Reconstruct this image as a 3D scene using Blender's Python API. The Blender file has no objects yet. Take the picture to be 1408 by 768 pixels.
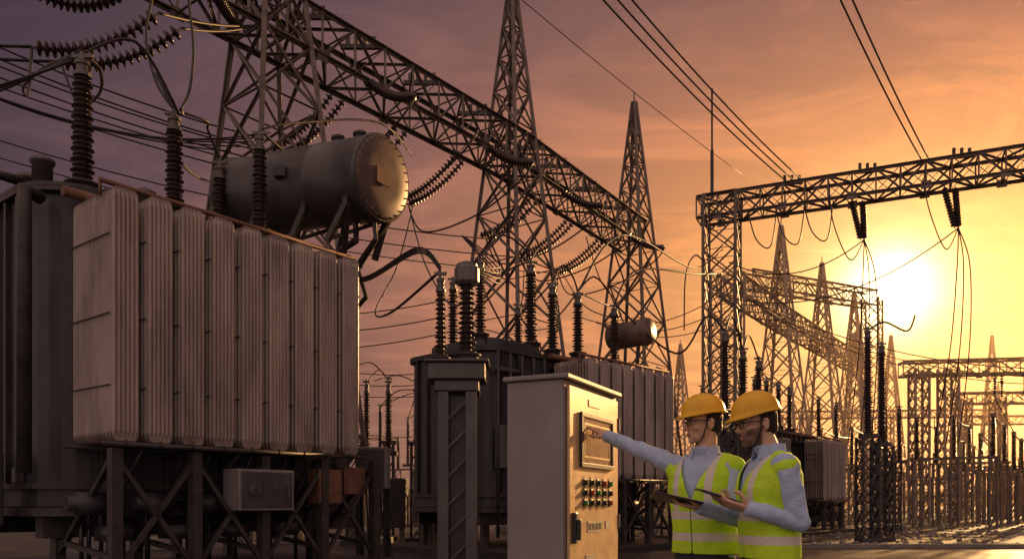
import bpy, math, random
from mathutils import Vector, Matrix, noise
random.seed(7)
scene=bpy.context.scene
V=Vector
# ------------------------------------------------------------------ materials
def mat(name,col,rough=.5,metal=0.,var=.25,scale=6.,bump=.0,bscale=60.,col2=None,sss=0,stretch=(1,1,1),dist=.01):
    m=bpy.data.materials.new(name); m.use_nodes=True
    nt=m.node_tree; b=nt.nodes['Principled BSDF']
    tc=nt.nodes.new('ShaderNodeTexCoord'); mp=nt.nodes.new('ShaderNodeMapping')
    mp.inputs['Scale'].default_value=stretch
    nt.links.new(tc.outputs['Object'],mp.inputs['Vector'])
    n=nt.nodes.new('ShaderNodeTexNoise'); n.inputs['Scale'].default_value=scale; n.inputs['Detail'].default_value=6; n.inputs['Roughness'].default_value=.65
    nt.links.new(mp.outputs[0],n.inputs['Vector'])
    r=nt.nodes.new('ShaderNodeValToRGB')
    c=V(col); c2=V(col2) if col2 else c*(1-var)
    r.color_ramp.elements[0].position=.33; r.color_ramp.elements[1].position=.67
    r.color_ramp.elements[0].color=(*c2,1); r.color_ramp.elements[1].color=(*(c*(1+var*.4)),1)
    nt.links.new(n.outputs['Fac'],r.inputs['Fac']); nt.links.new(r.outputs['Color'],b.inputs['Base Color'])
    mr=nt.nodes.new('ShaderNodeMapRange'); mr.inputs['To Min'].default_value=max(0.05,rough-.12); mr.inputs['To Max'].default_value=min(1,rough+.15)
    nt.links.new(n.outputs['Fac'],mr.inputs['Value']); nt.links.new(mr.outputs[0],b.inputs['Roughness'])
    b.inputs['Metallic'].default_value=metal
    if bump>0:
        n2=nt.nodes.new('ShaderNodeTexNoise'); n2.inputs['Scale'].default_value=bscale; n2.inputs['Detail'].default_value=4
        nt.links.new(tc.outputs['Object'],n2.inputs['Vector'])
        bp=nt.nodes.new('ShaderNodeBump'); bp.inputs['Strength'].default_value=bump; bp.inputs['Distance'].default_value=dist
        nt.links.new(n2.outputs['Fac'],bp.inputs['Height']); nt.links.new(bp.outputs[0],b.inputs['Normal'])
    if sss: b.inputs['Subsurface Weight'].default_value=sss; b.inputs['Subsurface Radius'].default_value=(.01,.004,.002)
    return m
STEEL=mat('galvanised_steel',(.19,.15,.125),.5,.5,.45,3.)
STEELF=mat('galvanised_steel_hazed',(.36,.27,.21),.6,.1,.3,3.)  # distant steel, haze put into a paler, warmer base colour
STEELD=mat('weathered_steel',(.072,.063,.062),.5,.4,.4,4.)
TANK=mat('tank_paint',(.055,.053,.062),.42,.1,.45,2.5,.15,40,stretch=(1,1,.35))
FIN=mat('radiator_paint',(.37,.30,.27),.33,.2,.45,2.,.08,50,stretch=(1.5,1.5,.3))
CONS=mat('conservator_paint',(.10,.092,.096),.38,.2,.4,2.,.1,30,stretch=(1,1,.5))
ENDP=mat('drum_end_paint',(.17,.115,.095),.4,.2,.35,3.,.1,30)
PORC=mat('brown_porcelain',(.048,.029,.026),.25,.0,.2,5.)
PORCG=mat('grey_porcelain',(.14,.125,.125),.3,.0,.2,5.)
METAL=mat('cast_metal',(.15,.135,.13),.45,.6,.3,9.)
WIRE=mat('aluminium_cable',(.045,.038,.038),.5,.5,.2,5.)
CAB=mat('cabinet_paint',(.26,.235,.24),.45,.0,.22,3.,.2,130,stretch=(1,1,.5))
CABD=mat('cabinet_door_sunlit_paint',(.74,.51,.27),.38,.15,.22,9.,.35,80,dist=.003)  # gold of the low sun on the door put into its base colour
BLACK=mat('black_plastic',(.025,.025,.03),.35,0,.2,5.)
SCREEN=mat('display_glass',(.32,.22,.14),.15,0,.25,6.)
LABEL=mat('label_plate',(.6,.53,.42),.4,.1,.15,20.)
REDP=mat('red_plastic',(.45,.04,.03),.35,0,.1,5.)
GRNP=mat('green_plastic',(.04,.3,.1),.35,0,.1,5.)
CONC=mat('concrete',(.22,.19,.17),.7,0,.4,2.,.5,30)
GRAVEL=mat('gravel',(.034,.028,.026),.55,0,.6,1.2,1.,14,dist=.05)
ROAD=mat('asphalt',(.045,.040,.038),.45,0,.4,1.5,.5,50)
LEAF=mat('foliage',(.05,.05,.03),.8,0,.4,1.)
SKIN=mat('skin',(.68,.42,.30),.5,0,.10,30.,.15,200,sss=.15)
LIPS=mat('lips',(.42,.18,.14),.45,0,.1,30.)
HAIR=mat('hair',(.015,.011,.01),.5,0,.3,60.,.8,220)
BEARD=mat('stubble',(.26,.16,.12),.7,0,.45,150.,.5,300)
HELM=mat('helmet_shell',(.90,.50,.012),.28,0,.12,5.,.05,30)
SHIRT=mat('cotton_shirt',(.46,.58,.82),.85,0,.14,8.,.45,70,stretch=(1,1,.6))
TROU=mat('work_trousers',(.03,.035,.055),.85,0,.3,8.,.4,60)
SHOE=mat('boot_leather',(.03,.022,.018),.5,0,.3,8.)
EYEW=mat('eye_white',(.7,.68,.65),.3,0,.05,5.)
RUST=mat('oxide_metal',(.22,.11,.07),.6,.3,.4,4.)
# vest with retro-reflective bands
def vestmat():
    m=mat('hi_vis_fabric',(.60,.94,.03),.7,0,.15,7.,.5,60)
    nt=m.node_tree; b=nt.nodes['Principled BSDF']; src=b.inputs['Base Color'].links[0].from_socket
    tc=nt.nodes.new('ShaderNodeTexCoord'); s=nt.nodes.new('ShaderNodeSeparateXYZ'); nt.links.new(tc.outputs['Object'],s.inputs[0])
    def mth(op,a,bv=None,c=None):
        n=nt.nodes.new('ShaderNodeMath'); n.operation=op
        for i,x in enumerate((a,bv,c)):
            if x is None: continue
            if isinstance(x,(int,float)): n.inputs[i].default_value=x
            else: nt.links.new(x,n.inputs[i])
        return n.outputs[0]
    z=s.outputs[2]; ax=mth('ABSOLUTE',s.outputs[0])
    a1=mth('COMPARE',z,1.035,.022); a2=mth('COMPARE',z,1.150,.022)
    a3=mth('MULTIPLY',mth('COMPARE',ax,.098,.020),mth('GREATER_THAN',z,1.15))
    f=mth('MAXIMUM',mth('MAXIMUM',a1,a2),a3)
    mx=nt.nodes.new('ShaderNodeMixRGB'); nt.links.new(f,mx.inputs[0]); nt.links.new(src,mx.inputs[1]); mx.inputs[2].default_value=(.72,.70,.62,1)
    nt.links.new(mx.outputs[0],b.inputs['Base Color'])
    return m
VEST=vestmat()
# ------------------------------------------------------------------ builders
class MB:
    def __init__(s): s.v=[]; s.f=[]
    def add(s,vs,fs):
        o=len(s.v); s.v+= [tuple(x) for x in vs]; s.f+=[tuple(i+o for i in f) for f in fs]; return s
    def box8(s,p):
        return s.add(p,[(0,3,2,1),(4,5,6,7),(0,1,5,4),(1,2,6,5),(2,3,7,6),(3,0,4,7)])
    def box(s,a,b):
        x0,y0,z0=a;x1,y1,z1=b
        return s.box8([(x0,y0,z0),(x1,y0,z0),(x1,y1,z0),(x0,y1,z0),(x0,y0,z1),(x1,y0,z1),(x1,y1,z1),(x0,y1,z1)])
    def ob(s,F,u,v,z):
        P=[F.p(u[0],v[0],z[0]),F.p(u[1],v[0],z[0]),F.p(u[1],v[1],z[0]),F.p(u[0],v[1],z[0]),
           F.p(u[0],v[0],z[1]),F.p(u[1],v[0],z[1]),F.p(u[1],v[1],z[1]),F.p(u[0],v[1],z[1])]
        return s.box8(P)
    def bar(s,p,q,w=.1,h=None):
        p=V(p);q=V(q);d=(q-p)
        if d.length<1e-6: return s
        d.normalize(); a=d.cross(V((0,0,1)))
        if a.length<.05: a=V((1,0,0))
        a.normalize(); b=d.cross(a).normalized(); h=h or w; a=a*w/2; b=b*h/2
        return s.box8([p-a-b,p+a-b,p+a+b,p-a+b,q-a-b,q+a-b,q+a+b,q-a+b])
    def ang(s,p,q,w=.1,t=.018):
        # steel angle: two thin flanges
        p=V(p);q=V(q);d=(q-p)
        d.normalize(); a=d.cross(V((0,0,1)))
        if a.length<.05: a=V((1,0,0))
        a.normalize(); b=d.cross(a).normalized()
        A=a*w;B=b*w;ta=a*t;tb=b*t; o=-(a+b)*w/2
        s.box8([p+o,p+o+A,p+o+A+tb,p+o+tb,q+o,q+o+A,q+o+A+tb,q+o+tb])
        return s.box8([p+o+tb,p+o+ta+tb,p+o+ta+B,p+o+B,q+o+tb,q+o+ta+tb,q+o+ta+B,q+o+B])
    def tube(s,pts,r,n=6,cap=True):
        pts=[V(p) for p in pts]; rs=r if isinstance(r,(list,tuple)) else [r]*len(pts)
        vs=[];fs=[]; prev=None
        for i,p in enumerate(pts):
            t=(pts[min(i+1,len(pts)-1)]-pts[max(i-1,0)]).normalized()
            a=prev-t*prev.dot(t) if prev else t.cross(V((0,0,1)))
            if a.length<.05: a=t.cross(V((1,0,0)))
            a.normalize(); prev=a; b=t.cross(a)
            for k in range(n):
                th=2*math.pi*k/n; vs.append(p+(a*math.cos(th)+b*math.sin(th))*rs[i])
        for i in range(len(pts)-1):
            for k in range(n):
                k2=(k+1)%n; fs.append((i*n+k,i*n+k2,(i+1)*n+k2,(i+1)*n+k))
        if cap: fs.append(tuple(range(n-1,-1,-1))); fs.append(tuple((len(pts)-1)*n+k for k in range(n)))
        return s.add(vs,fs)
    def lathe(s,prof,o=(0,0,0),ax=(0,0,1),n=14):
        o=V(o); ax=V(ax).normalized(); a=ax.cross(V((0,1,0)))
        if a.length<.05: a=ax.cross(V((1,0,0)))
        a.normalize(); b=ax.cross(a); vs=[];fs=[]
        for r,h in prof:
            for k in range(n):
                th=2*math.pi*k/n; vs.append(o+ax*h+(a*math.cos(th)+b*math.sin(th))*max(r,1e-4))
        for i in range(len(prof)-1):
            for k in range(n):
                k2=(k+1)%n; fs.append((i*n+k,i*n+k2,(i+1)*n+k2,(i+1)*n+k))
        fs.append(tuple(range(n-1,-1,-1))); fs.append(tuple((len(prof)-1)*n+k for k in range(n)))
        return s.add(vs,fs)
    def prism(s,poly,z0,z1):
        n=len(poly); vs=[(p[0],p[1],z0) for p in poly]+[(p[0],p[1],z1) for p in poly]
        fs=[(i,(i+1)%n,(i+1)%n+n,i+n) for i in range(n)]+[tuple(range(n-1,-1,-1)),tuple(range(n,2*n))]
        return s.add(vs,fs)
    def ell(s,c,r,rot=None,nu=20,nv=12):
        c=V(c); r=r if isinstance(r,(tuple,list)) else (r,r,r); vs=[];fs=[]
        def tr(p):
            p=V((p[0]*r[0],p[1]*r[1],p[2]*r[2]))
            return c+(rot@p if rot else p)
        vs.append(tr((0,0,-1)))
        for j in range(1,nv):
            ph=-math.pi/2+math.pi*j/nv
            for i in range(nu):
                th=2*math.pi*i/nu; vs.append(tr((math.cos(ph)*math.cos(th),math.cos(ph)*math.sin(th),math.sin(ph))))
        vs.append(tr((0,0,1))); L=len(vs)-1
        for i in range(nu):
            fs.append((0,1+(i+1)%nu,1+i)); fs.append((L,L-nu+i,L-nu+(i+1)%nu))
        for j in range(nv-2):
            for i in range(nu):
                a=1+j*nu+i;b=1+j*nu+(i+1)%nu; fs.append((a,b,b+nu,a+nu))
        return s.add(vs,fs)
    def caps(s,p,r1,q,r2,n=16):
        s.ell(p,r1,nu=n,nv=10); s.ell(q,r2,nu=n,nv=10); return s.tube([p,q],[r1,r2],n)
    def loft(s,rings,n=28,pw=2.3):
        vs=[];fs=[]
        for cx,cy,z,rx,ry in rings:
            for k in range(n):
                th=2*math.pi*k/n; c=math.cos(th);d=math.sin(th)
                vs.append((cx+rx*math.copysign(abs(c)**(2/pw),c),cy+ry*math.copysign(abs(d)**(2/pw),d),z))
        for i in range(len(rings)-1):
            for k in range(n):
                k2=(k+1)%n; fs.append((i*n+k,i*n+k2,(i+1)*n+k2,(i+1)*n+k))
        fs.append(tuple(range(n-1,-1,-1))); fs.append(tuple((len(rings)-1)*n+k for k in range(n)))
        return s.add(vs,fs)
    def mesh(s,name):
        me=bpy.data.meshes.new(name); me.from_pydata(s.v,[],s.f); me.update(); return me
    def obj(s,name,m,parent=None,smooth=False,bevel=0):
        me=s.mesh(name); me.materials.append(m); o=bpy.data.objects.new(name,me); scene.collection.objects.link(o)
        if smooth:
            for p in me.polygons: p.use_smooth=len(p.vertices)<=4
        if bevel:
            b=o.modifiers.new('bevel','BEVEL'); b.width=bevel; b.segments=2; b.limit_method='ANGLE'
        att(o,parent); return o
def att(o,parent):
    if parent:
        o.parent=parent; o.matrix_parent_inverse=Matrix.Translation(-parent.location)
def grp(name,loc=(0,0,0)):
    e=bpy.data.objects.new(name,None); e.location=loc; e.empty_display_size=.3; scene.collection.objects.link(e); return e
class Fr:
    def __init__(s,o,u,v): s.o=V((o[0],o[1],0)); s.u=V((u[0],u[1],0)).normalized(); s.v=V((v[0],v[1],0)).normalized()
    def p(s,u,v,z): return s.o+s.u*u+s.v*v+V((0,0,z))
def inst(me,name,loc,parent,rot=None):
    o=bpy.data.objects.new(name,me); scene.collection.objects.link(o); o.location=loc
    att(o,parent); return o
# ------------------------------------------------------------------ insulators
_ins={}
def shedmesh(h,r,kind=PORC,n=None):
    k=(round(h,2),round(r,3),kind.name)
    if k in _ins: return _ins[k]
    n=n or max(6,int(h/.075)); prof=[(r*.62,0)]; st=h/n
    for i in range(n):
        z=i*st; rr=r*(1 if i%2==0 else .84)*(1-.18*i/n); rc=rr*.55
        prof+=[(rc,z+.01),(rr*.96,z+st*.30),(rr,z+st*.38),(rr*.93,z+st*.46),(rc,z+st*.82)]
    prof.append((r*.5,h))
    me=MB().lathe(prof,n=16).mesh('insulator'); me.materials.append(kind)
    for p in me.polygons: p.use_smooth=len(p.vertices)<=4
    _ins[k]=me; return me
_cap={}
def capmesh(r,big=False):
    k=(round(r,3),big)
    if k in _cap: return _cap[k]
    if big: prof=[(r*.9,0),(r*1.15,.03),(r*1.25,.05),(r*1.25,.26),(r*1.05,.30),(r*1.05,.33),(r*.5,.37),(.02,.38)]
    else: prof=[(r*.72,0),(r*.72,.05),(r*.5,.06),(r*.5,.16),(r*.62,.17),(r*.62,.22),(r*.25,.24),(r*.22,.36),(.01,.37)]
    m=MB().lathe(prof,n=14)
    if not big: m.bar((-r*.9,0,.3),(r*.9,0,.3),.05)
    me=m.mesh('terminal_cap'); me.materials.append(METAL if not big else PORCG); _cap[k]=me; return me
def bushing(parent,loc,h,r=.16,big=False,kind=PORC,turret=.25):
    loc=V(loc)
    MB().lathe([(r*1.5,-.02),(r*1.5,.03),(r*1.25,.04),(r*1.15,turret-.04),(r*1.45,turret-.03),(r*1.45,turret),(r*.8,turret+.02)],loc,n=18).obj('bushing_turret',STEELD,parent,True)
    inst(shedmesh(h,r,kind),'bushing_sheds',loc+V((0,0,turret)),parent)
    inst(capmesh(r,big),'bushing_cap',loc+V((0,0,turret+h)),parent)
    return loc+V((0,0,turret+h+.35))
# ------------------------------------------------------------------ wires
def cat(p,q,sag,n=18):
    p=V(p);q=V(q); return [p.lerp(q,t)-V((0,0,4*sag*t*(1-t))) for t in [i/n for i in range(n+1)]]
def wire(p,q,sag=.5,r=.02,name='overhead_wire'):
    return MB().tube(cat(p,q,sag),r,5).obj(name,WIRE,None,True)
def loopwire(pts,r=.022,name='jumper_cable'):
    pts=[V(p) for p in pts]; out=[]
    P=[pts[0]]+pts+[pts[-1]]
    for i in range(1,len(P)-2):
        for k in range(8):
            t=k/8; a,b,c,d=P[i-1],P[i],P[i+1],P[i+2]
            out.append(.5*((2*b)+(c-a)*t+(2*a-5*b+4*c-d)*t*t+(3*b-a-3*c+d)*t**3))
    out.append(pts[-1]); return MB().tube(out,r,6).obj(name,WIRE,None,True)
def istring(p,q,sag=.15,r=.13,name='insulator_string'):
    p=V(p);q=V(q); L=(q-p).length; n=max(4,int(L/.13)); pts=cat(p,q,sag,n); m=MB()
    g=grp(name,tuple(p))
    for i in range(1,n):
        d=(pts[i+1]-pts[i-1]).normalized()
        m.lathe([(r*.3,-.055),(r*.75,-.035),(r,-.005),(r*.95,.012),(r*.35,.03),(r*.25,.06)],pts[i],d,10)
    m.obj('discs',PORC,g,True); MB().tube(pts,.03,5).obj('core_rod',METAL,g); return q
# ------------------------------------------------------------------ lattice
def pyramid_tower(name,x,y,H,w0,yaw,panels=11,leg=.13,br=.075,rod=0,wt=.12,solid=STEEL):
    g=grp(name,(x,y,0)); m=MB(); c=math.cos(yaw);s=math.sin(yaw)
    def P(k,z):
        w=(w0+(wt-w0)*z/H)/2; a=[(-w,-w),(w,-w),(w,w),(-w,w)][k%4]
        return V((x+a[0]*c-a[1]*s,y+a[0]*s+a[1]*c,z))
    zs=[0]; r=.90; tot=sum(r**i for i in range(panels))
    for i in range(panels): zs.append(zs[-1]+H*r**i/tot)
    for k in range(4): m.ang(P(k,0),P(k,H),leg,.03)
    for i in range(panels):
        a,b=zs[i],zs[i+1]
        for k in range(4):
            m.ang(P(k,a),P(k+1,b),br,.02); m.ang(P(k+1,a),P(k,b),br,.02)
            m.bar(P(k,b),P(k+1,b),br*.9,.02)
    m.obj('lattice',solid,g)
    MB().bar((x,y,H-.3),(x,y,H+.5+rod),.06).obj('spike',solid,g)
    f=MB()
    for k in range(4):
        q=P(k,0); f.box((q.x-.35,q.y-.35,0),(q.x+.35,q.y+.35,.3))
    f.obj('footings',CONC,g,bevel=.02); return g
def lattice_column(parent,x,y,z0,z1,w,yaw,n,leg=.11,br=.06,solid=STEEL):
    m=MB(); c=math.cos(yaw);s=math.sin(yaw)
    def P(k,z):
        a=[(-w/2,-w/2),(w/2,-w/2),(w/2,w/2),(-w/2,w/2)][k%4]
        return V((x+a[0]*c-a[1]*s,y+a[0]*s+a[1]*c,z))
    for k in range(4): m.ang(P(k,z0),P(k,z1),leg,.025)
    for i in range(n):
        a=z0+(z1-z0)*i/n;b=z0+(z1-z0)*(i+1)/n
        for k in range(4):
            m.ang(P(k,a),P(k+1,b),br,.015)
            m.ang(P(k+1,a),P(k,b),br,.015)
            m.bar(P(k,b),P(k+1,b),br*.9,.015)
    return m.obj('lattice_column',solid,parent)
def truss(name,p,q,w=1.2,h=1.15,n=14,ch=.12,br=.07,parent=None,solid=STEEL):
    p=V(p);q=V(q);d=(q-p).normalized(); a=d.cross(V((0,0,1))).normalized()*w/2; b=V((0,0,h/2))
    g=parent or grp(name,tuple((p+q)/2)); m=MB(); cs=[-a-b,a-b,a+b,-a+b]
    for c in cs: m.ang(p+c,q+c,ch,.03)
    for i in range(n):
        s=p.lerp(q,i/n);e=p.lerp(q,(i+1)/n)
        for k in range(4):
            c1,c2=cs[k],cs[(k+1)%4]
            if (i+k)%2: c1,c2=c2,c1
            m.ang(s+c1,e+c2,br,.018)
            m.bar(s+cs[k],s+cs[(k+1)%4],br*.9,.02)
            if k in(1,3): m.bar(s+c2,e+c1,br*.8,.02)
        if i%3==1:   # gusset plates
            for k in (0,1): m.bar(s+cs[k]-d*.18,s+cs[k]+d*.18,.03,.3)
    m.obj('truss_lattice',solid,g); return g
# ------------------------------------------------------------------ transformer
def fin_into(m,F,u0,W,v,z0,z1,nb=6):
    H=z1-z0; N=nb*4; lv=[0,.03,.07,.12,H-.12,H-.07,H-.03,H]; wd=[.70,.88,.97,1,1,.97,.88,.70]; bm=[0,0,.4,1,1,.4,0,0]
    vs=[];fs=[];K=2*(N+1)
    for z,w,b in zip(lv,wd,bm):
        for side in (0,1):
            for i in range(N+1):
                j=i if side==0 else N-i
                s=(j/N-.5); t=.005+.024*b*abs(math.sin(math.pi*nb*j/N))**.7
                vs.append(F.p(u0+W/2+s*W*w,v+(-t if side==0 else t),z0+z))
    for a in range(len(lv)-1):
        for k in range(K):
            k2=(k+1)%K; fs.append((a*K+k,a*K+k2,(a+1)*K+k2,(a+1)*K+k))
    fs.append(tuple(range(K-1,-1,-1))); fs.append(tuple((len(lv)-1)*K+k for k in range(K)))
    m.add(vs,fs)
def rrect(F,u0,u1,v0,v1,r,n=7):
    out=[]
    for cu,cv,a0 in ((u1-r,v1-r,0),(u0+r,v1-r,90),(u0+r,v0+r,180),(u1-r,v0+r,270)):
        for i in range(n+1):
            a=math.radians(a0+90*i/n); p=F.p(cu+r*math.cos(a),cv+r*math.sin(a),0); out.append((p.x,p.y))
    if F.u.cross(F.v).z<0: out.reverse()
    return out
def transformer(name,o,u,nb,pitch,W,zr0,zr1,tu0,tu1,tv0,tv1,tz0,tz1,nf=13,rr=.5,finm=FIN):
    u=V((u[0],u[1],0)).normalized(); v=V((-u.y,u.x,0)); F=Fr(o,u,v); g=grp(name,(o[0],o[1],0))
    m=MB(); m.prism(rrect(F,tu0,tu1,tv0,tv1,rr),tz0,tz1); m.obj('tank',TANK,g,bevel=.015)
    m=MB(); m.prism(rrect(F,tu0-.1,tu1+.1,tv0-.1,tv1+.1,rr+.08),tz1+.002,tz1+.06); m.prism(rrect(F,tu0-.1,tu1+.1,tv0-.1,tv1+.1,rr+.08),tz1+.065,tz1+.12)
    m.prism(rrect(F,tu0-.08,tu1+.08,tv0-.08,tv1+.08,rr+.08),tz0+.25,tz0+.33)
    m.prism(rrect(F,tu0-.08,tu1+.08,tv0-.08,tv1+.08,rr+.08),tz0-.12,tz0-.002)
    n=int((tu1-tu0)/.55)
    for i in range(n):
        uu=tu0+rr+ (tu1-tu0-2*rr)*i/max(1,n-1); m.ob(F,(uu-.03,uu+.03),(tv0-.07,tv0+.0),(tz0+.33,tz1))
    for i in range(6):
        vv=tv0+rr+(tv1-tv0-2*rr)*i/5; m.ob(F,(tu0-.07,tu0),(vv-.03,vv+.03),(tz0+.33,tz1))
    for i in range(int((tu1-tu0-rr)/.18)):
        m.ob(F,(tu0+rr+i*.18,tu0+rr+i*.18+.04),(tv0-.09,tv0-.05),(tz1+.12,tz1+.15))
    m.obj('tank_flanges',STEELD,g)
    fm=MB(); hm=MB()
    for b in range(nb):
        u0=b*pitch
        for k in range(nf): fin_into(fm,F,u0,W,k*.088+.03+random.uniform(-.004,.004),zr0,zr1+random.uniform(-.006,.006),6 if k==0 else 3)
        for z in (zr0+.14,zr1-.14):
            hm.tube([F.p(u0+W/2,.06,z),F.p(u0+W/2,tv0+.02,z)],.055,10)
            hm.tube([F.p(u0+W/2,nf*.088+.03,z),F.p(u0+W/2,nf*.088+.07,z)],.10,12)
        hm.tube([F.p(u0+W*.5,.02,zr0-.07),F.p(u0+W*.5,.02,zr0+.02)],.018,6)
        for z in (zr0+.7,zr0+1.6,zr1-.6):
            hm.tube([F.p(u0-.012,.06,z),F.p(u0-.012,nf*.088,z)],.010,5)
    for vv in (.02,nf*.088-.1): hm.ob(F,(-.1,(nb-1)*pitch+W+.1),(vv,vv+.06),(zr0-.07,zr0-.01))
    fm.obj('radiator_fins',finm,g,False); hm.obj('radiator_headers',STEELD,g,True)
    pm=MB(); L=(nb-1)*pitch+W
    pm.tube([F.p(-.1,nf*.088+.02,zr1+.16),F.p(L+.1,nf*.088+.02,zr1+.16)],.07,12)
    pm.tube([F.p(-.05,.25,zr1+.1),F.p(L+.1,.25,zr1+.1)],.035,8)
    for b in range(nb+1): pm.tube([F.p(b*pitch-.04,.25,zr1+.1),F.p(b*pitch-.04,.25,zr1-.1)],.02,6)
    pm.obj('oil_pipes',RUST,g,True)
    lm=MB(); zt=tz0-.12
    for vv in (tv0+.3,tv1-.4): lm.ob(F,(tu0+.1,tu1-.1),(vv,vv+.25),(zt-.3,zt-.002))
    uu=tu0+.35
    while uu<tu1:
        for vv in (.15,tv0+.42,tv1-.28):
            zz=zr0-.09 if vv<.3 else zt-.3
            if vv<.3 and uu<-.1: continue
            lm.ob(F,(uu-.07,uu+.07),(vv-.07,vv+.07),(0,zz))
            lm.ob(F,(uu-.15,uu+.15),(vv-.15,vv+.15),(0,.06))
        if uu>0: lm.bar(F.p(uu,.15,zr0-.15),F.p(uu,tv0+.4,.5),.07); lm.bar(F.p(uu,.15,.5),F.p(uu,tv0+.4,zt-.35),.07)
        if uu>0 and uu+1.1<tu1: lm.bar(F.p(uu,.15,.3),F.p(uu+1.1,.15,zr0-.2),.06); lm.bar(F.p(uu+1.1,.15,.3),F.p(uu,.15,zr0-.2),.06)
        uu+=1.1
    lm.obj('support_frame',STEELD,g)
    MB().ob(F,(tu0-.6,tu1+.6),(-.3,tv1+.6),(-.05,.16)).obj('plinth',GRAVEL,g,bevel=.03)
    cm=MB()
    for i in range(18):
        a=random.uniform(.2,L); cm.tube(cat(F.p(a,random.uniform(.0,.8),zr0-.08),F.p(a+random.uniform(-.5,.5),tv0-.08,tz0+random.uniform(-.3,.2)),random.uniform(.15,.45),10),.022,6)
    for i in range(14):
        a=random.uniform(0,L); b=F.p(a,tv0-.12,tz0+.2); cm.tube([b,F.p(a,tv0-.14,0.1)],.03,6)
    cm.obj('conduits',BLACK,g,True)
    # below the tank: pump housings, valves
    vm=MB()
    for i in range(int(L/.9)):
        vm.lathe([(.16,0),(.16,.35),(.10,.38),(.10,.5)],F.p(.3+i*.9,tv0-.5,tz0+.05),-F.u,14)
        vm.ob(F,(.25+i*.9,.6+i*.9),(tv0-.7,tv0-.3),(tz0-.45,tz0-.25))
    vm.obj('oil_pumps',TANK,g,True)
    return g,F
T1,F1=transformer('power_transformer',(-4.99,10.0),(.614,.79),9,.462,.342,2.0,5.2,-.25,5.4,1.35,4.8,1.15,5.45,rr=.75)
tips=[]
for uu,vv,h,r in ((.5,1.95,1.55,.17),(2.1,2.3,1.45,.165),(3.3,2.9,1.2,.15),(3.25,1.62,1.35,.14)):
    tips.append(bushing(T1,F1.p(uu,vv,5.57),h,r))
for uu,vv in ((-.1,1.8),(1.35,1.8),(1.55,1.95),(.0,2.6)):
    MB().lathe([(.13,0),(.13,.3),(.16,.31),(.16,.36),(.05,.42)],F1.p(uu,vv,5.57)).obj('valve_dome',METAL,T1,True)
mm=MB(); mm.tube([F1.p(-.25,1.5,5.3),F1.p(-.5,1.35,5.3),F1.p(-.5,1.35,5.0),F1.p(-.5,1.35,1.6)],.09,12); mm.tube([F1.p(-.2,2.2,5.7),F1.p(-.6,2.2,5.7),F1.p(-.75,2.2,5.3)],.07,10)
for i in range(18): mm.bar(F1.p(-.36,2.9,1.3+i*.24),F1.p(-.36,3.3,1.3+i*.24),.03)
mm.bar(F1.p(-.36,2.9,0),F1.p(-.36,2.9,5.6),.05); mm.bar(F1.p(-.36,3.3,0),F1.p(-.36,3.3,5.6),.05)
mm.obj('pipework_and_ladder',STEELD,T1,True)
# conservator
cn=V((-2.16,13.4,6.64)); cf=V((-5.17,15.2,6.98)); ax=(cf-cn); L=ax.length; R=.69
MB().lathe([(R,.0),(R,.02),(R*1.03,.03),(R*1.03,.08),(R,.09),(R,L*.33),(R*1.012,L*.335),(R*1.012,L*.345),(R,L*.35),(R,L*.68),(R*1.012,L*.685),(R*1.012,L*.695),(R,L*.7),(R,L-.09),(R*1.04,L-.08),(R*1.04,L-.03),(R,L),(R*.9,L+.05),(.01,L+.1)],cn,ax,48).obj('conservator_drum',CONS,T1,True)
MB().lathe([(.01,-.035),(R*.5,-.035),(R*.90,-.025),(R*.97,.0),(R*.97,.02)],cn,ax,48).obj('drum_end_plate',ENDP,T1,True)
axn=ax.normalized(); side=axn.cross(V((0,0,1))).normalized(); up=side.cross(axn)
mm=MB()
for k in range(28):
    a=2*math.pi*k/28; pp=cn+(side*math.cos(a)+up*math.sin(a))*R*.93; mm.lathe([(.014,-.035),(.014,-.012)],pp,axn,6)
mm.obj('drum_bolts',STEELD,T1)
mm=MB(); c0=cn-axn*.05; a=side*.16;b=V((0,0,.13)); t=axn*.012
cc=c0+side*(-.06); mm.box8([cc-a-b-t,cc+a-b-t,cc+a-b+t,cc-a-b+t,cc-a+b-t,cc+a+b-t,cc+a+b+t,cc-a+b+t]); mm.obj('name_plate',RUST,T1)
mm=MB()
for tt in (.35,1.3,2.5):
    c=cn+axn*tt
    for sg in (-1,1):
        top=c+side*sg*.5-V((0,0,.52)); mm.bar(top,V((top.x,top.y,5.5))+side*sg*.1+axn*.35,.09)
    mm.bar(c+side*.55-V((0,0,.5)),c-side*.55-V((0,0,.5)),.1)
    mm.bar(c+side*.5-V((0,0,.52)),c-side*.5+V((0,0,-1.1))+axn*.4,.06)
for k in (0,1): mm.bar(cn+axn*(.3)+side*(-.5+k)-V((0,0,.55)),F1.p(4.75-.3*k,1.4,4.6),.08)
mm.tube([cn+axn*.6-V((0,0,.66)),cn+axn*.6-V((0,0,1.0)),F1.p(4.4,1.5,5.5)],.06,10)
mm.tube([cn+axn*.2-V((0,0,.66)),cn+axn*.15-V((0,0,1.0)),F1.p(4.7,.8,5.35),F1.p(4.9,.8,4.9),F1.p(4.9,1.3,4.6)],.045,8)
for tt in (.5,1.0): mm.lathe([(.1,R-.03),(.1,R+.08),(.13,R+.09),(.13,R+.13),(.03,R+.18)],cn+axn*tt,(0,0,1),12)
mm.obj('drum_supports',STEELD,T1)
mm=MB(); bx=cn+axn*1.7+side*(-R-.0)
mm.box((bx.x-.08,bx.y-.12,bx.z-.06),(bx.x+.12,bx.y+.06,bx.z+.12)); mm.obj('oil_gauge',BLACK,T1,bevel=.01)
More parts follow.
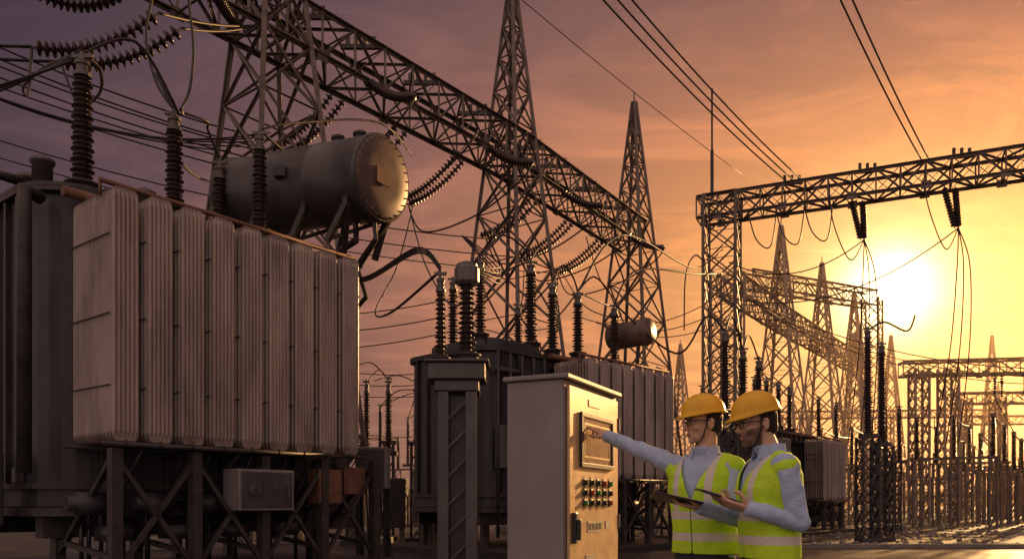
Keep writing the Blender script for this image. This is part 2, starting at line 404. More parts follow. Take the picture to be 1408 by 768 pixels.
m=MB(); m.ob(F1,(1.75,2.7),(-.05,.35),(1.1,1.7)); m.obj('marshalling_box',CAB,T1,bevel=.015)
m=MB(); m.ob(F1,(1.79,2.66),(-.068,-.052),(1.14,1.66)); m.obj('marshalling_door',CONS,T1,bevel=.01)
m=MB(); m.lathe([(.10,0),(.11,.02),(.02,.03)],F1.p(2.0,-.07,1.42),-F1.v,20); m.ob(F1,(2.3,2.5),(-.082,-.069),(1.4,1.52)); m.ob(F1,(2.55,2.6),(-.10,-.069),(1.3,1.45)); m.obj('box_fittings',METAL,T1)
m=MB(); m.ob(F1,(3.3,3.75),(.1,.4),(1.2,1.75)); m.ob(F1,(3.85,4.3),(.15,.4),(1.35,1.8)); m.obj('fan_control_box',RUST,T1,bevel=.015)
m=MB(); m.ob(F1,(-1.3,-.5),(2.0,2.6),(.9,1.9)); m.obj('tap_changer_box',TANK,T1,bevel=.02)
m=MB()
for k in range(3): m.ob(F1,(-.3-.02*k,-.26),(2.0+.5*k,2.3+.5*k),(1.5,1.7))
m.ob(F1,(.4,.7),(1.25,1.35),(1.35,1.55)); m.obj('label_plates',CONS,T1)

T2,F2=transformer('power_transformer',(1.83,19.0),(.70,.714),8,.47,.35,1.82,4.67,-2.1,4.2,1.35,4.3,1.1,4.75,rr=.5)
t2=[]
for uu,vv,h,r in ((-1.75,1.9,1.5,.15),(-.1,1.8,1.75,.18),(.95,2.0,1.45,.17),(1.75,1.8,1.3,.17),(3.5,1.9,1.3,.16),(1.2,3.5,1.2,.15),(-1.3,3.4,1.4,.15)):
    t2.append(bushing(T2,F2.p(uu,vv,4.87),h,r,turret=.35))
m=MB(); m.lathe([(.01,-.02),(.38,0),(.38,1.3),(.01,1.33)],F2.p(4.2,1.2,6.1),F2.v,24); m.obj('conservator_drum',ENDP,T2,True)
m=MB(); m.bar(F2.p(4.1,1.5,5.7),F2.p(4.0,1.5,4.8),.08); m.bar(F2.p(4.1,2.3,5.7),F2.p(4.0,2.3,4.8),.08); m.obj('drum_posts',STEELD,T2)
m=MB(); m.ob(F2,(-1.9,-1.4),(1.0,1.26),(2.0,3.0)); m.ob(F2,(-1.1,-.5),(1.0,1.26),(1.6,2.9)); m.obj('control_box',CONS,T2,bevel=.02)
m=MB()
for k in range(5): a=-1.9+k*.4; m.tube([F2.p(a,1.15,4.7),F2.p(a,1.15,.4)],.04,8)
m.tube([F2.p(-2.0,1.2,4.3),F2.p(-.3,1.2,4.3)],.07,8); m.obj('pipes',STEELD,T2,True)
m=MB(); m.prism(rrect(F2,-1.8,.2,1.6,3.9,.4),4.88,5.15); m.obj('cover_dome',TANK,T2,bevel=.04)

T3,F3=transformer('power_transformer',(12.1,31.0),(.62,.785),6,.5,.4,1.3,3.7,-3.2,3.2,1.35,3.8,.9,3.9,nf=9)
for uu,vv,h in ((-2.2,1.9,1.4),(-1.0,1.9,1.5),(.3,1.9,1.5),(1.6,1.9,1.4),(2.6,2.8,1.2)):
    bushing(T3,F3.p(uu,vv,4.02),h,.17)
m=MB(); m.ob(F3,(-2.6,-1.7),(.7,1.26),(2.6,3.6)); m.obj('cooler_box',CONC,T3,bevel=.02)
# ------------------------------------------------------------------ instrument stand with two bushings
S=grp('current_transformer_stand',(-.9,12.8,0)); m=MB()
for dx in (-.22,.22):
    for dy in (-.2,.2):
        m.ang((-.86+dx,12.8+dy,0),(-.86+dx,12.8+dy,2.95),.17,.025)
for i in range(6):
    z=.2+i*.45
    for a,b in (((-.22,-.2),(.22,-.2)),((.22,-.2),(.22,.2)),((.22,.2),(-.22,.2)),((-.22,.2),(-.22,-.2))):
        m.bar((-.86+a[0],12.8+a[1],z),(-.86+b[0],12.8+b[1],z+.45),.035)
m.box((-1.16,12.53,0),(-.56,13.07,.08)); m.obj('legs',CONS,S)
m=MB(); m.box((-1.0,12.70,.1),(-.72,12.9,2.9)); m.obj('cable_duct',TANK,S,bevel=.01)
m=MB(); m.box((-1.32,12.45,3.14),(-.42,13.15,3.40)); m.box((-1.22,12.52,2.96),(-.52,13.08,3.138)); m.box((-1.38,12.4,3.402),(-.36,13.2,3.45)); m.obj('platform',CONS,S,bevel=.02)
s1=bushing(S,(-.72,12.75,3.45),1.1,.16,big=True,turret=.12)
s2=bushing(S,(-1.15,12.9,3.45),1.05,.11,turret=.1)
# ------------------------------------------------------------------ stands
def stand(x,y,hs,hi,r=.14,name='post_insulator',w=.28,lat=False,kind=PORC,nins=1,dx=.6,yaw=0.):
    g=grp(name,(x,y,0)); m=MB(); c=math.cos(yaw);s=math.sin(yaw)
    if lat: lattice_column(g,x,y,0,hs,w,yaw,max(4,int(hs/.5)),.06,.035,STEELD)
    else:
        m.bar((x-w/2,y,0),(x-w/2,y,hs),.09); m.bar((x+w/2,y,0),(x+w/2,y,hs),.09)
        k=int(hs/.5)
        for i in range(k): m.bar((x-w/2,y,hs*i/k),(x+w/2,y,hs*(i+1)/k),.04)
    W=(nins-1)*dx/2
    m.bar((x-(W+.25)*c,y-(W+.25)*s,hs+.06),(x+(W+.25)*c,y+(W+.25)*s,hs+.06),.22,.12)
    m.box((x-.3,y-.3,0),(x+.3,y+.3,.12)); m.obj('support',STEELD,g)
    out=[]
    for i in range(nins):
        o=-W+i*dx; p=V((x+o*c,y+o*s,hs+.13)); inst(shedmesh(hi,r,kind),'insulator',p,g); inst(capmesh(r*.9),'cap',p+V((0,0,hi)),g); out.append(p+V((0,0,hi+.25)))
    return out
L1=[]
for x,y,hs,hi,n in ((-4.6,23,3.0,1.7,1),(-4.0,26,3.1,1.7,1),(-3.7,22,2.5,1.6,2),(-3.3,30,3.3,1.8,1),(-3.0,25,3.0,1.6,1),(-2.7,33,3.2,2.,1),(-5.6,34,3,1.9,1),(-2.3,21.5,2.4,1.4,1),(-4.9,40,3,2,2),(-3.5,42,3.4,2,1),(-1.9,28,3.4,1.6,1)):
    L1.append(stand(x,y,hs,hi,.12,nins=n,lat=(n==2),name='circuit_breaker' if n==2 else 'post_insulator')[0])
for i in range(0,len(L1)-1): loopwire([L1[i],(L1[i]+L1[i+1])/2+V((0,0,.35)),L1[i+1]],.02)
g=grp('breaker_cubicle',(-3.2,23,0)); m=MB(); m.box((-3.9,22.6,.5),(-3.0,23.2,1.9)); m.box((-2.7,24,.4),(-2.1,24.5,1.7)); m.box((-5.2,24,.5),(-4.5,24.6,1.6)); m.obj('housings',CONS,g,bevel=.02)
m=MB(); m.box((-3.8,22.7,0),(-3.7,23.1,.5)); m.box((-3.2,22.7,0),(-3.1,23.1,.5)); m.box((-2.6,24.1,0),(-2.2,24.4,.4)); m.box((-5.0,24.1,0),(-4.7,24.5,.5)); m.obj('plinths',CONC,g)
R1=[]
for x,y,hs,hi,r,n,lat in ((5.6,21,3.3,2.0,.17,1,True),(6.5,22.5,3.2,1.9,.17,1,True),(7.4,24,3.2,1.9,.17,1,True),
    (10.9,24.5,3.2,2.9,.17,1,True),(11.7,25.3,3.0,2.8,.17,1,True),(4.9,27,3.4,1.9,.15,1,False),(6.9,29,3.2,1.8,.15,1,True),(8.6,28,3.2,1.8,.15,1,False),(9.3,37,3.4,2.2,.16,2,True),
    (13.8,36,3.2,2.3,.16,1,True),(15.4,38,3.2,2.3,.16,1,True),(16.4,34.5,2.9,2.0,.15,2,True),(12.2,41,3.2,2.3,.16,1,True)):
    R1+=stand(x,y,hs,hi,r,nins=n,lat=lat,w=.5 if lat else .3,name='surge_arrester' if r>.16 else 'post_insulator')
loopwire([R1[3],R1[3]+V((.5,0,.25)),R1[3]+V((1.6,.8,.15)),R1[3]+V((1.95,1,.7))],.03)
loopwire([R1[0],R1[0]+V((.4,.8,.6)),R1[1]],.025); loopwire([R1[1],R1[1]+V((.4,.8,.6)),R1[2]],.025)
m=MB(); m.bar((5.2,20.7,3.2),(7.9,24.9,3.2),.3,.2); m.obj('equipment_platform',STEELD,None)
g=grp('control_kiosk',(-2.9,16.6,0)); MB().box((-3.2,16.3,1.5),(-2.55,16.8,2.35)).obj('housing',CAB,g,bevel=.02); MB().box((-3.16,16.28,1.55),(-2.6,16.298,2.3)).obj('door',CONS,g)
m=MB()
for a in (-3.15,-2.6):
    for b in (16.35,16.75): m.bar((a,b,0),(a,b,1.5),.06)
for k in range(6): m.tube(cat((-3.1+k*.09,16.5,1.5),(-3.1+k*.12,16.7,0),-.1,6),.02,5)
m.obj('legs_and_cables',BLACK,g)
# switchyard rows to the right, receding
dirv=V((.585,.811,0))
def yardrow(ox,oy,n,step,hs,hi):
    g=grp('disconnector_row',(ox,oy,0)); m=MB()
    for i in range(n):
        p=V((ox,oy,0))+dirv*step*i
        for k in range(3):
            q=p+V((.811,-.585,0))*(k-1)*1.6
            m.bar(q+V((-.18,0,0)),q+V((-.18,0,hs)),.09); m.bar(q+V((.18,0,0)),q+V((.18,0,hs)),.09)
            for j in range(5): m.bar(q+V((-.18,0,hs*j/5)),q+V((.18,0,hs*(j+1)/5)),.04)
            inst(shedmesh(1.8,.15),'insulator',q+V((0,0,hs)),g)
            m.bar(q+V((0,0,hs+1.8)),q+V((0,0,hs+2.0)),.14)
            if i%2==0 and i+1<n: m.tube(cat(q+V((0,0,hs+1.95)),q+dirv*step+V((0,0,hs+1.95)),.15,5),.035,5)
        a=p-V((.811,-.585,0))*1.9+V((0,0,hs-.05)); b=p+V((.811,-.585,0))*1.9+V((0,0,hs-.05)); m.bar(a,b,.12)
    m.obj('supports',STEEL,g)
for ox,oy,n,st in ((21,38,7,6),(27,43,8,6),(33,47,8,6),(39,50,8,6),(46,55,7,7),(17,44,6,7),(-12,45,5,8),(3,55,6,8),(-4,52,5,9),(55,66,7,8)):
    yardrow(ox,oy,n,st,3.0+random.uniform(-.2,.4),1.8)
# ------------------------------------------------------------------ main gantry A
TA=[(-6.3,21.0),(0,29.0),(5.8,38.0)]; yawA=math.atan2(.785,.62)
GA=grp('lattice_gantry',(0,29,0))
truss('beamA',(-12.6,13.0,13.8),(-6.3,21.0,13.8),parent=GA,n=9,w=1.3,h=1.2)
truss('beamA',(-6.3,21.0,13.8),(0,29.0,13.8),parent=GA,n=9,w=1.3,h=1.2)
truss('beamA',(0,29.0,13.8),(5.8,38.0,13.8),parent=GA,n=10,w=1.3,h=1.2)
for (x,y) in TA: pyramid_tower('lattice_tower',x,y,20.2,3.9,yawA,12)
m=MB()
for s in (.12,.3,.55,.8):
    for k in range(2):
        p=V((TA[k][0],TA[k][1],14.5)).lerp(V((TA[k+1][0],TA[k+1][1],14.5)),s)
        for j in range(4): m.bar(p+V((-.4+.25*j,0,0)),p+V((-.4+.25*j,.1,.35)),.12)
        m.bar(p+V((-.6,0,.02)),p+V((.6,0,.02)),.12)
m.obj('beam_fittings',STEELD,GA)
nA=V((-.785,.62,0))
far=[V((-20,16,15.2)),V((-21,17.5,15.0)),V((-22,19,14.8))]
pts=[(-4.6,23.2),(-3.0,25.2),(-1.3,27.4),(1.4,31.2),(3.0,33.7),(4.6,36.1)]
endl=[]
for i,(x,y) in enumerate(pts):
    for o in (-.22,.22):
        a=V((x,y,13.2))+V((o*.62,o*.785,0))+nA*.65; b=a+nA*2.0+V((-.5,-.4,-1.25)); istring(a,b,.25,.14)
    endl.append(b)
    a2=V((x,y,13.2))-nA*.65; c=a2-nA*1.9+V((0,0,-1.0))
    if i in (0,2,3,5): istring(a2,c,.2,.14)
    loopwire([b,b+V((.6,-.3,-1.1)),V((x,y,11.0)),c+V((-.5,.2,-.6)),c],.03)
for i in range(3):
    for o in (0,.3):
        wire(endl[i]+V((0,0,o)),far[i]+V((0,0,o)),.9,.025)
for i in range(3,6): wire(endl[i],V((-24,24+3*(i-3),15)),1.0,.025)
def drop(a,b,bow=(0,0,0),r=.024):
    a=V(a);b=V(b); mid=(a+b)/2+V(bow); loopwire([a,a.lerp(mid,.5)+V((0,0,-.5)),mid,b.lerp(mid,.4)+V(bow)*.3+V((0,0,.2)),b],r)
drop(endl[0],tips[1],(-.8,-.6,-1.2)); drop(endl[1],tips[2],(-1,0,-1)); drop(endl[1]+V((0,0,.1)),tips[3],(.9,0,-1.4))
drop(endl[2],s1,(.5,0,-2.0)); drop(endl[2]+V((.2,0,0)),s2+V((0,0,0)),(-1.2,0,-2.2)); drop(endl[3],t2[1],(-.6,0,-1)); drop(endl[4],t2[2],(-.5,0,-1.5)); drop(endl[5],t2[3],(-.5,0,-1.5)); drop(endl[5]+V((.2,0,0)),t2[4],(1.0,0,-1.2))
drop((3.0,32.5,12),t2[3],(1.2,0,-1.5))
A0=V((-8.3,18.4,13.2))
for o in (0,.45): istring(A0+V((-.6+o*.3,-.3+o,0)),V((-10.6+o*.3,16.6+o,12.3)),.5,.15)
for o in (0,.35): istring(A0+V((1.4,1.4+o,.0)),V((-6.2,14.2+o,12.6)),.4,.14)
# the strings that hang in the upper-left corner, carrying the droppers of the first bushings
for o in (0,.5):
    a=V((-6.9+o*.5,15.6+o,10.75)); b=V((-9.0+o*.5,15.0+o,9.75)); istring(a,b,.3,.15); wire(b,(-16,12+o,10.2),.5,.03); wire(a,A0+V((1.8,1.9,.1)),.1,.03)
    drop(b,tips[0],(.5 if o else -.5,0,-.6),.026)
drop((-6.2,14.3,12.5),tips[1],(-.4,0,-.8)); drop((-6.0,14.6,12.5),tips[1]+V((.1,0,0)),(.2,0,-1.0))
for k in range(5):
    wire((-7.2+.25*k,20.5,10.2+.12*k),(-17,14+1.2*k,12.4+.3*k),1.0+.1*k,.02)
for k in range(3):
    wire((-16,15+k,9.5+.25*k),tips[0]+V((0,0,-.05+.05*k)),.8,.022); wire((-15,16+k,7.2+.3*k),F1.p(-.3,3+.3*k,6.4),.6,.022)
loopwire([tips[0],tips[0]+V((.5,.6,.5)),tips[0]+V((.9,1.2,-.3)),tips[1]+V((-.3,0,.6)),tips[1]],.024)
loopwire([tips[1],tips[1]+V((.3,.6,.1)),tips[2]+V((-.1,-.3,.4)),tips[2]],.022); loopwire([tips[3],tips[3]+V((.4,1,.6)),tips[3]+V((1.4,4,2)),(-3,24,11.6)],.022)
for k in range(3):
    loopwire([s2+V((0,0,.03*k)),s2+V((-.4,.2,.35+.04*k)),s2+V((-1.4,.8,.05+.03*k)),F1.p(4.7,1.2+.2*k,5.6)],.018)
    wire((-1.6+.2*k,27,8.2-.5*k),(-9,26,7.4-.6*k),.35,.02); wire((-1.9,30,6.2-.4*k),(-9,33,7-.5*k),.35,.02)
for k in range(4): loopwire([s1+V((0,0,-.05)),s1+V((.5,1.6,.15+.1*k)),t2[0]+V((-.4,-.6,.3)),t2[0]],.015)
for a,b in ((1,2),(2,3),(3,4),(0,1)): loopwire([t2[a],t2[a].lerp(t2[b],.4)+V((0,0,.55)),t2[b].lerp(t2[a],.2)+V((0,0,.35)),t2[b]],.024)
loopwire([t2[4],t2[4]+V((.8,.8,1.2)),(6.5,28,9.2),(9.0,34.2,11)],.03); loopwire([t2[3],t2[3]+V((1.5,2,2.2)),(6.8,30,10.0),(9.0,34.2,12)],.03)
loopwire([t2[4],(4.6,22.5,5.4),R1[0]+V((-.5,0,.4)),R1[0]],.03)
# ------------------------------------------------------------------ gantry B (right)
GB=grp('lattice_gantry',(14,32,0)); yB=math.atan2(-4.8,10.5)
truss('b',(8.2,35.1,13.95),(27.5,26.3,13.95),parent=GB,n=24,w=1.1,h=.92)
lattice_column(GB,9.1,34.7,0,14.45,1.35,yB,12); lattice_column(GB,27,26.6,0,14.45,1.35,yB,12)
m=MB(); m.bar((8.7,34.8,14.4),(8.7,34.8,19.2),.07); m.bar((8.7,34.8,14.4),(8.7,34.8,16.5),.12); m.obj('lightning_rod',STEELD,GB)
def PB(x): return V((x,35.1-(x-8.2)*8.8/19.3,0))
m=MB()
for x in (11.6,14.2,17.2,20.5):
    for o in (-.3,0,.3): m.bar(PB(x)+V((o,-.4,14.4)),PB(x)+V((o,-.4,14.75)),.09)
    m.bar(PB(x)+V((-.45,-.2,14.45)),PB(x)+V((.45,-.4,14.45)),.1)
m.obj('beam_clamps',STEELD,GB)
hang=[]
for x in (14.0,17.0,20.3):
    p=PB(x)
    for o in (-.22,.22):
        a=p+V((o,0,13.45)); b=p+V((o*.3,-.5,11.7)); istring(a,b,.0,.13)
    hang.append(b)
    for o in (-.25,0,.25): loopwire([b,b+V((.2+o,0,-1.5)),b+V((.5+o*1.5,.8,-4.5)),b+V((.9+o*2,2.5,-8.0))],.022)
    loopwire([b,b+V((-.8,-.6,-1.0)),b+V((-1.6,-1,.2)),p+V((-1.4,-.7,13.5))],.024)
for x0,e in ((11.4,(-2.6,15,15.6)),(15.9,(2.5,13.2,16.2))):
    for k in range(3 if x0<12 else 2):
        o=V((.24*k,0,.1*k)); wire(PB(x0)+V((0,-.6,14.4))+o,V(e)+o*1.3,.5,.028)
wire((-5,17,16.4),(10.9,38,16.8),.3,.014)
for k in range(3):
    p=PB(9.9+k*1.0); loopwire([p+V((0,-.7,13.5)),p+V((.3,-.9,12.2)),p+V((.9,-.9,11.9)),p+V((1.2,-.8,13.5))],.028)
loopwire([(9.0,34,12.2),(8.0,33,11.2),(7.4,32.4,11.2),(6.9,31.8,10.2),(6.8,31.6,8)],.03)
wire(hang[0],(9.3,34.3,11.5),.9,.025); wire(hang[1],(9.3,34.3,10),1.2,.025)
# ------------------------------------------------------------------ gantry C (receding behind) and further
TC=[(12.4,46),(18.5,55),(24.6,63.5),(31,72.5)]; GC=grp('lattice_gantry',(20,58,0))
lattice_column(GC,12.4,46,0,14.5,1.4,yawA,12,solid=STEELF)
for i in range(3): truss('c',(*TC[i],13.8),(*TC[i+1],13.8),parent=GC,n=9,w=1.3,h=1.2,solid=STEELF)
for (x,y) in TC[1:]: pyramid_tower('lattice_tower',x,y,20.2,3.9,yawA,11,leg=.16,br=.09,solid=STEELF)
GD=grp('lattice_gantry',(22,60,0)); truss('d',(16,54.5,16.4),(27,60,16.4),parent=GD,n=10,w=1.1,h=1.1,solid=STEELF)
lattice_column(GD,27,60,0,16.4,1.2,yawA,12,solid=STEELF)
for ox,oy,L,h in ((23.5,46,13,8.9),(34,60,20,9.0),(44,78,26,9.2),(30,90,24,11)):
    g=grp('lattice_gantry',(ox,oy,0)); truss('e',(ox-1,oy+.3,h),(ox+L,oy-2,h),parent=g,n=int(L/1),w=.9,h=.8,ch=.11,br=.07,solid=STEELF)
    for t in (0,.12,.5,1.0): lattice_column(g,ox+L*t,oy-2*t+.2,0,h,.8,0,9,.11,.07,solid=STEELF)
    for t in (.3,.42,.7):
        for k in range(2): istring((ox+L*t+k*.4,oy-2*t,h-.4),(ox+L*t+k*.4,oy-2*t,h-1.8),0,.13)
        loopwire([(ox+L*t,oy-2*t,h-1.8),(ox+L*t+.8,oy-2*t,h-3.2),(ox+L*t+1.2,oy-2*t,5)],.03)
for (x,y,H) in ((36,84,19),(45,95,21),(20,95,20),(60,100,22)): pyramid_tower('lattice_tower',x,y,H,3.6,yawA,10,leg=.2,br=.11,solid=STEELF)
for k in range(3):
    wire(V((*TC[0],13.4))+V((1.2*k,1.8*k,0)),V((4.2+1.2*k,50+1.6*k,12.8)),1.2,.03)
    wire((14+2*k,48+3*k,13.4),(34+2*k,44+3*k,8.8),1.6,.03)
# ------------------------------------------------------------------ ground and roads
MB().box8([( -900,-300,-1),(900,-300,-1),(900,1500,-1),(-900,1500,-1),(-900,-300,0),(900,-300,0),(900,1500,0),(-900,1500,0)]).obj('ground',GRAVEL)
me=MB(); me.add([(3,15,.004),(60,15,.004),(60,21,.004),(3,21,.004)],[(0,1,2,3)]); me.obj('service_road',ROAD)
m=MB(); m.box((3,21.0,0),(60,21.2,.13)); m.box((3,14.8,0),(60,15.0,.13)); m.obj('road_kerb',CONC,bevel=.015)
for fx,fy,nn,ww in ((14.5,22.5,46,.8),(20.5,21.6,36,.6)):
    m=MB(); F=Fr((fx,fy),(.585,.811),(-.811,.585))
    for k in range(nn): m.ob(F,(k*.8,k*.8+.77),(0,ww),(0,.07+random.uniform(-.012,.012)))
    m.obj('cable_trench_cover',CONC,bevel=.01)
# loose stones scattered over the gravel
m=MB()
for i in range(1600):
    x=random.uniform(4,34); y=random.uniform(21.5,44); r=random.uniform(.03,.11); m.ell((x,y,r*.3),(r,r*random.uniform(.6,1),r*.6),nu=6,nv=4)
m.obj('loose_stones',CONC)
m=MB()
for i in range(700):
    a=random.uniform(-.9,.9); d=random.uniform(240,300); x=a*d; h=random.uniform(2.5,6.5); m.ell((x,d,h*.4),(random.uniform(3,8),3,h*.6),nu=7,nv=5)
m.obj('distant_treeline',LEAF)
# ------------------------------------------------------------------ control cabinet
C=Fr((.297,4.6),(.436,.9),(-.9,.436)); W=.95; D=.364
K=grp('control_cabinet',(.297,4.6,0))
m=MB(); m.ob(C,(0,W),(0,D),(.1,1.93)); m.obj('body',CAB,K,bevel=.008)
m=MB(); m.ob(C,(-.02,W+.02),(-.035,D+.02),(1.932,1.962)); m.obj('roof',CAB,K,bevel=.008)
m=MB(); m.ob(C,(.02,W-.02),(.02,D-.02),(0,.098)); m.obj('plinth',BLACK,K)
m=MB(); m.ob(C,(.035,W-.03),(-.022,-.003),(.16,1.90)); m.obj('door',CABD,K,bevel=.006)
def frame(mb,u0,u1,z0,z1,w,v0,v1):
    mb.ob(C,(u0,u1),(v0,v1),(z0,z0+w)); mb.ob(C,(u0,u1),(v0,v1),(z1-w,z1)); mb.ob(C,(u0,u0+w),(v0,v1),(z0+w+.001,z1-w-.001)); mb.ob(C,(u1-w,u1),(v0,v1),(z0+w+.001,z1-w-.001))
m=MB(); frame(m,.19,.78,1.43,1.76,.028,-.042,-.024); m.obj('display_frame',STEELD,K,bevel=.003)
m=MB(); m.ob(C,(.22,.75),(-.031,-.024),(1.46,1.73)); m.obj('display_screen',SCREEN,K)
m=MB(); frame(m,.25,.72,1.49,1.70,.012,-.034,-.0315); m.obj('display_bezel',CABD,K)
m=MB(); mk=MB(); mr=MB(); mg=MB()
for r in range(3):
    for c in range(5):
        p=C.p(.27+c*.115,-.024,1.34-r*.062); t=[mk,mk,mk,mr,mg][(c+2*r)%5]
        m.lathe([(.026,0),(.026,.006),(.02,.008)],p,-C.v,14); t.lathe([(.016,.006),(.016,.022),(.012,.026)],p,-C.v,12)
m.obj('button_bezels',METAL,K,True); mk.obj('black_buttons',BLACK,K,True); mr.obj('red_buttons',REDP,K,True); mg.obj('green_buttons',GRNP,K,True)
m=MB()
for r in range(3):
    for c in range(5): m.ob(C,(.25+c*.115,.29+c*.115),(-.0245,-.0225),(1.34-r*.062+.031,1.34-r*.062+.037))
m.ob(C,(.33,.60),(-.026,-.0225),(1.035,1.105)); m.ob(C,(.66,.76),(-.026,-.0225),(1.05,1.10)); m.ob(C,(.35,.55),(-.026,-.0225),(1.81,1.85)); m.ob(C,(.3,.45),(-.026,-.0225),(.86,.90)); m.obj('labels',LABEL,K)
m=MB()
for i in range(4): m.ob(C,(.345+i*.062,.385+i*.062),(-.0275,-.0262),(1.05,1.09))
m.obj('label_marks',BLACK,K)
m=MB(); m.ob(C,(.065,.10),(-.05,-.0225),(.98,1.16)); m.ob(C,(.075,.09),(-.075,-.051),(1.0,1.12)); m.obj('door_handle',BLACK,K,bevel=.004)
m=MB()
for z in (.35,1.05,1.7): m.tube([C.p(W-.015,-.02,z),C.p(W-.015,-.02,z+.09)],.011,8)
m.obj('hinges',METAL,K)
m=MB()
for i in range(8): m.ob(C,(.3,.65),(-.028,-.0225),(.45+i*.03,.462+i*.03))
m.obj('vent_louvres',STEELD,K)
# ------------------------------------------------------------------ people
import bmesh
dg=lambda: bpy.context.evaluated_depsgraph_get()
def remesh(mb,voxel,smooth=3,disp=0,dfreq=10,dst=(1,1,1)):
    me=mb.mesh('tmp'); o=bpy.data.objects.new('tmp',me); scene.collection.objects.link(o)
    r=o.modifiers.new('r','REMESH'); r.mode='VOXEL'; r.voxel_size=voxel
    s=o.modifiers.new('s','SMOOTH'); s.iterations=smooth; s.factor=.5
    bpy.context.view_layer.update(); d=dg(); me2=bpy.data.meshes.new_from_object(o.evaluated_get(d),depsgraph=d)
    bpy.data.objects.remove(o); bpy.data.meshes.remove(me)
    if disp:
        ns=[v.normal.copy() for v in me2.vertices]
        for v,n in zip(me2.vertices,ns):
            p=V((v.co.x*dst[0],v.co.y*dst[1],v.co.z*dst[2]))*dfreq
            w=noise.noise(p)+.5*noise.noise(p*2.1+V((5,3,1)))
            w2=1-abs(noise.noise(p*.8+V((9,2,7))))*2
            v.co+=n*disp*(w*.8+w2*.5)
    for p in me2.polygons: p.use_smooth=True
    return me2
def mobj(me,name,m,parent,M,mats=None):
    me.materials.clear()
    for x in (mats or [m]): me.materials.append(x)
    o=bpy.data.objects.new(name,me); scene.collection.objects.link(o); o.parent=parent; o.matrix_parent_inverse=Matrix.Translation(-parent.location); o.matrix_basis=M; return o
def basis(o,y,z):
    y=V(y).normalized(); z=V(z); z=(z-y*z.dot(y)).normalized(); x=y.cross(z)
    M=Matrix((x,y,z)).transposed().to_4x4(); M.translation=V(o); return M
def cut(me,fn):
    bm=bmesh.new(); bm.from_mesh(me); fs=[f for f in bm.faces if fn(f.calc_center_median())]
    bmesh.ops.delete(bm,geom=fs,context='FACES')
    for _ in range(4):
        for v in [v for v in bm.verts if v.is_boundary]:
            nb=[e.other_vert(v) for e in v.link_edges if e.is_boundary]
            if len(nb)==2: v.co=v.co*.5+(nb[0].co+nb[1].co)*.25
    bm.to_mesh(me); bm.free()
def hand(name,parent,M,curls,thumb,mirror=False,sc=1.0):
    m=MB(); sx=-1 if mirror else 1
    rings=[(0,-.03,.024,.02),(0,.0,.025,.018),(.003,.03,.034,.017),(.002,.06,.040,.015),(0,.085,.040,.012),(0,.095,.034,.009)]
    vs=[];fs=[];n=16
    for cx,y,rx,rz in rings:
        for k in range(n):
            a=2*math.pi*k/n; vs.append((sx*(cx+rx*math.cos(a)),y,rz*math.sin(a)))
    for i in range(len(rings)-1):
        for k in range(n):
            k2=(k+1)%n; fs.append((i*n+k,i*n+k2,(i+1)*n+k2,(i+1)*n+k))
    fs.append(tuple(range(n-1,-1,-1))); fs.append(tuple((len(rings)-1)*n+k for k in range(n))); m.add(vs,fs)
    for i,(bx,L,c) in enumerate(zip((.030,.010,-.010,-.029),(.074,.082,.075,.060),curls)):
        p=V((sx*bx,.086-abs(bx-.005)*.15,.0)); ang=0; spread=(bx)*1.6
        for j,fr in enumerate((.45,.31,.24)):
            ang+=c[j]; d=V((sx*spread*math.cos(ang),math.cos(ang),-math.sin(ang))).normalized(); q=p+d*L*fr
            r=(.0093,.0084,.0076)[j]; m.caps(p,r,q,(.0084,.0076,.0066)[j],10); p=q
    p=V((sx*.022,.015,-.004))
    for j,(d,L,r1,r2) in enumerate(zip(thumb,(.044,.032,.026),(.014,.0105,.0095),(.0105,.0095,.008))):
        d=V((sx*d[0],d[1],d[2])).normalized(); q=p+d*L; m.caps(p,r1,q,r2,10); p=q
    me=remesh(m,.0028,2); me.transform(Matrix.Scale(sc,4)); return mobj(me,name,SKIN,parent,M)
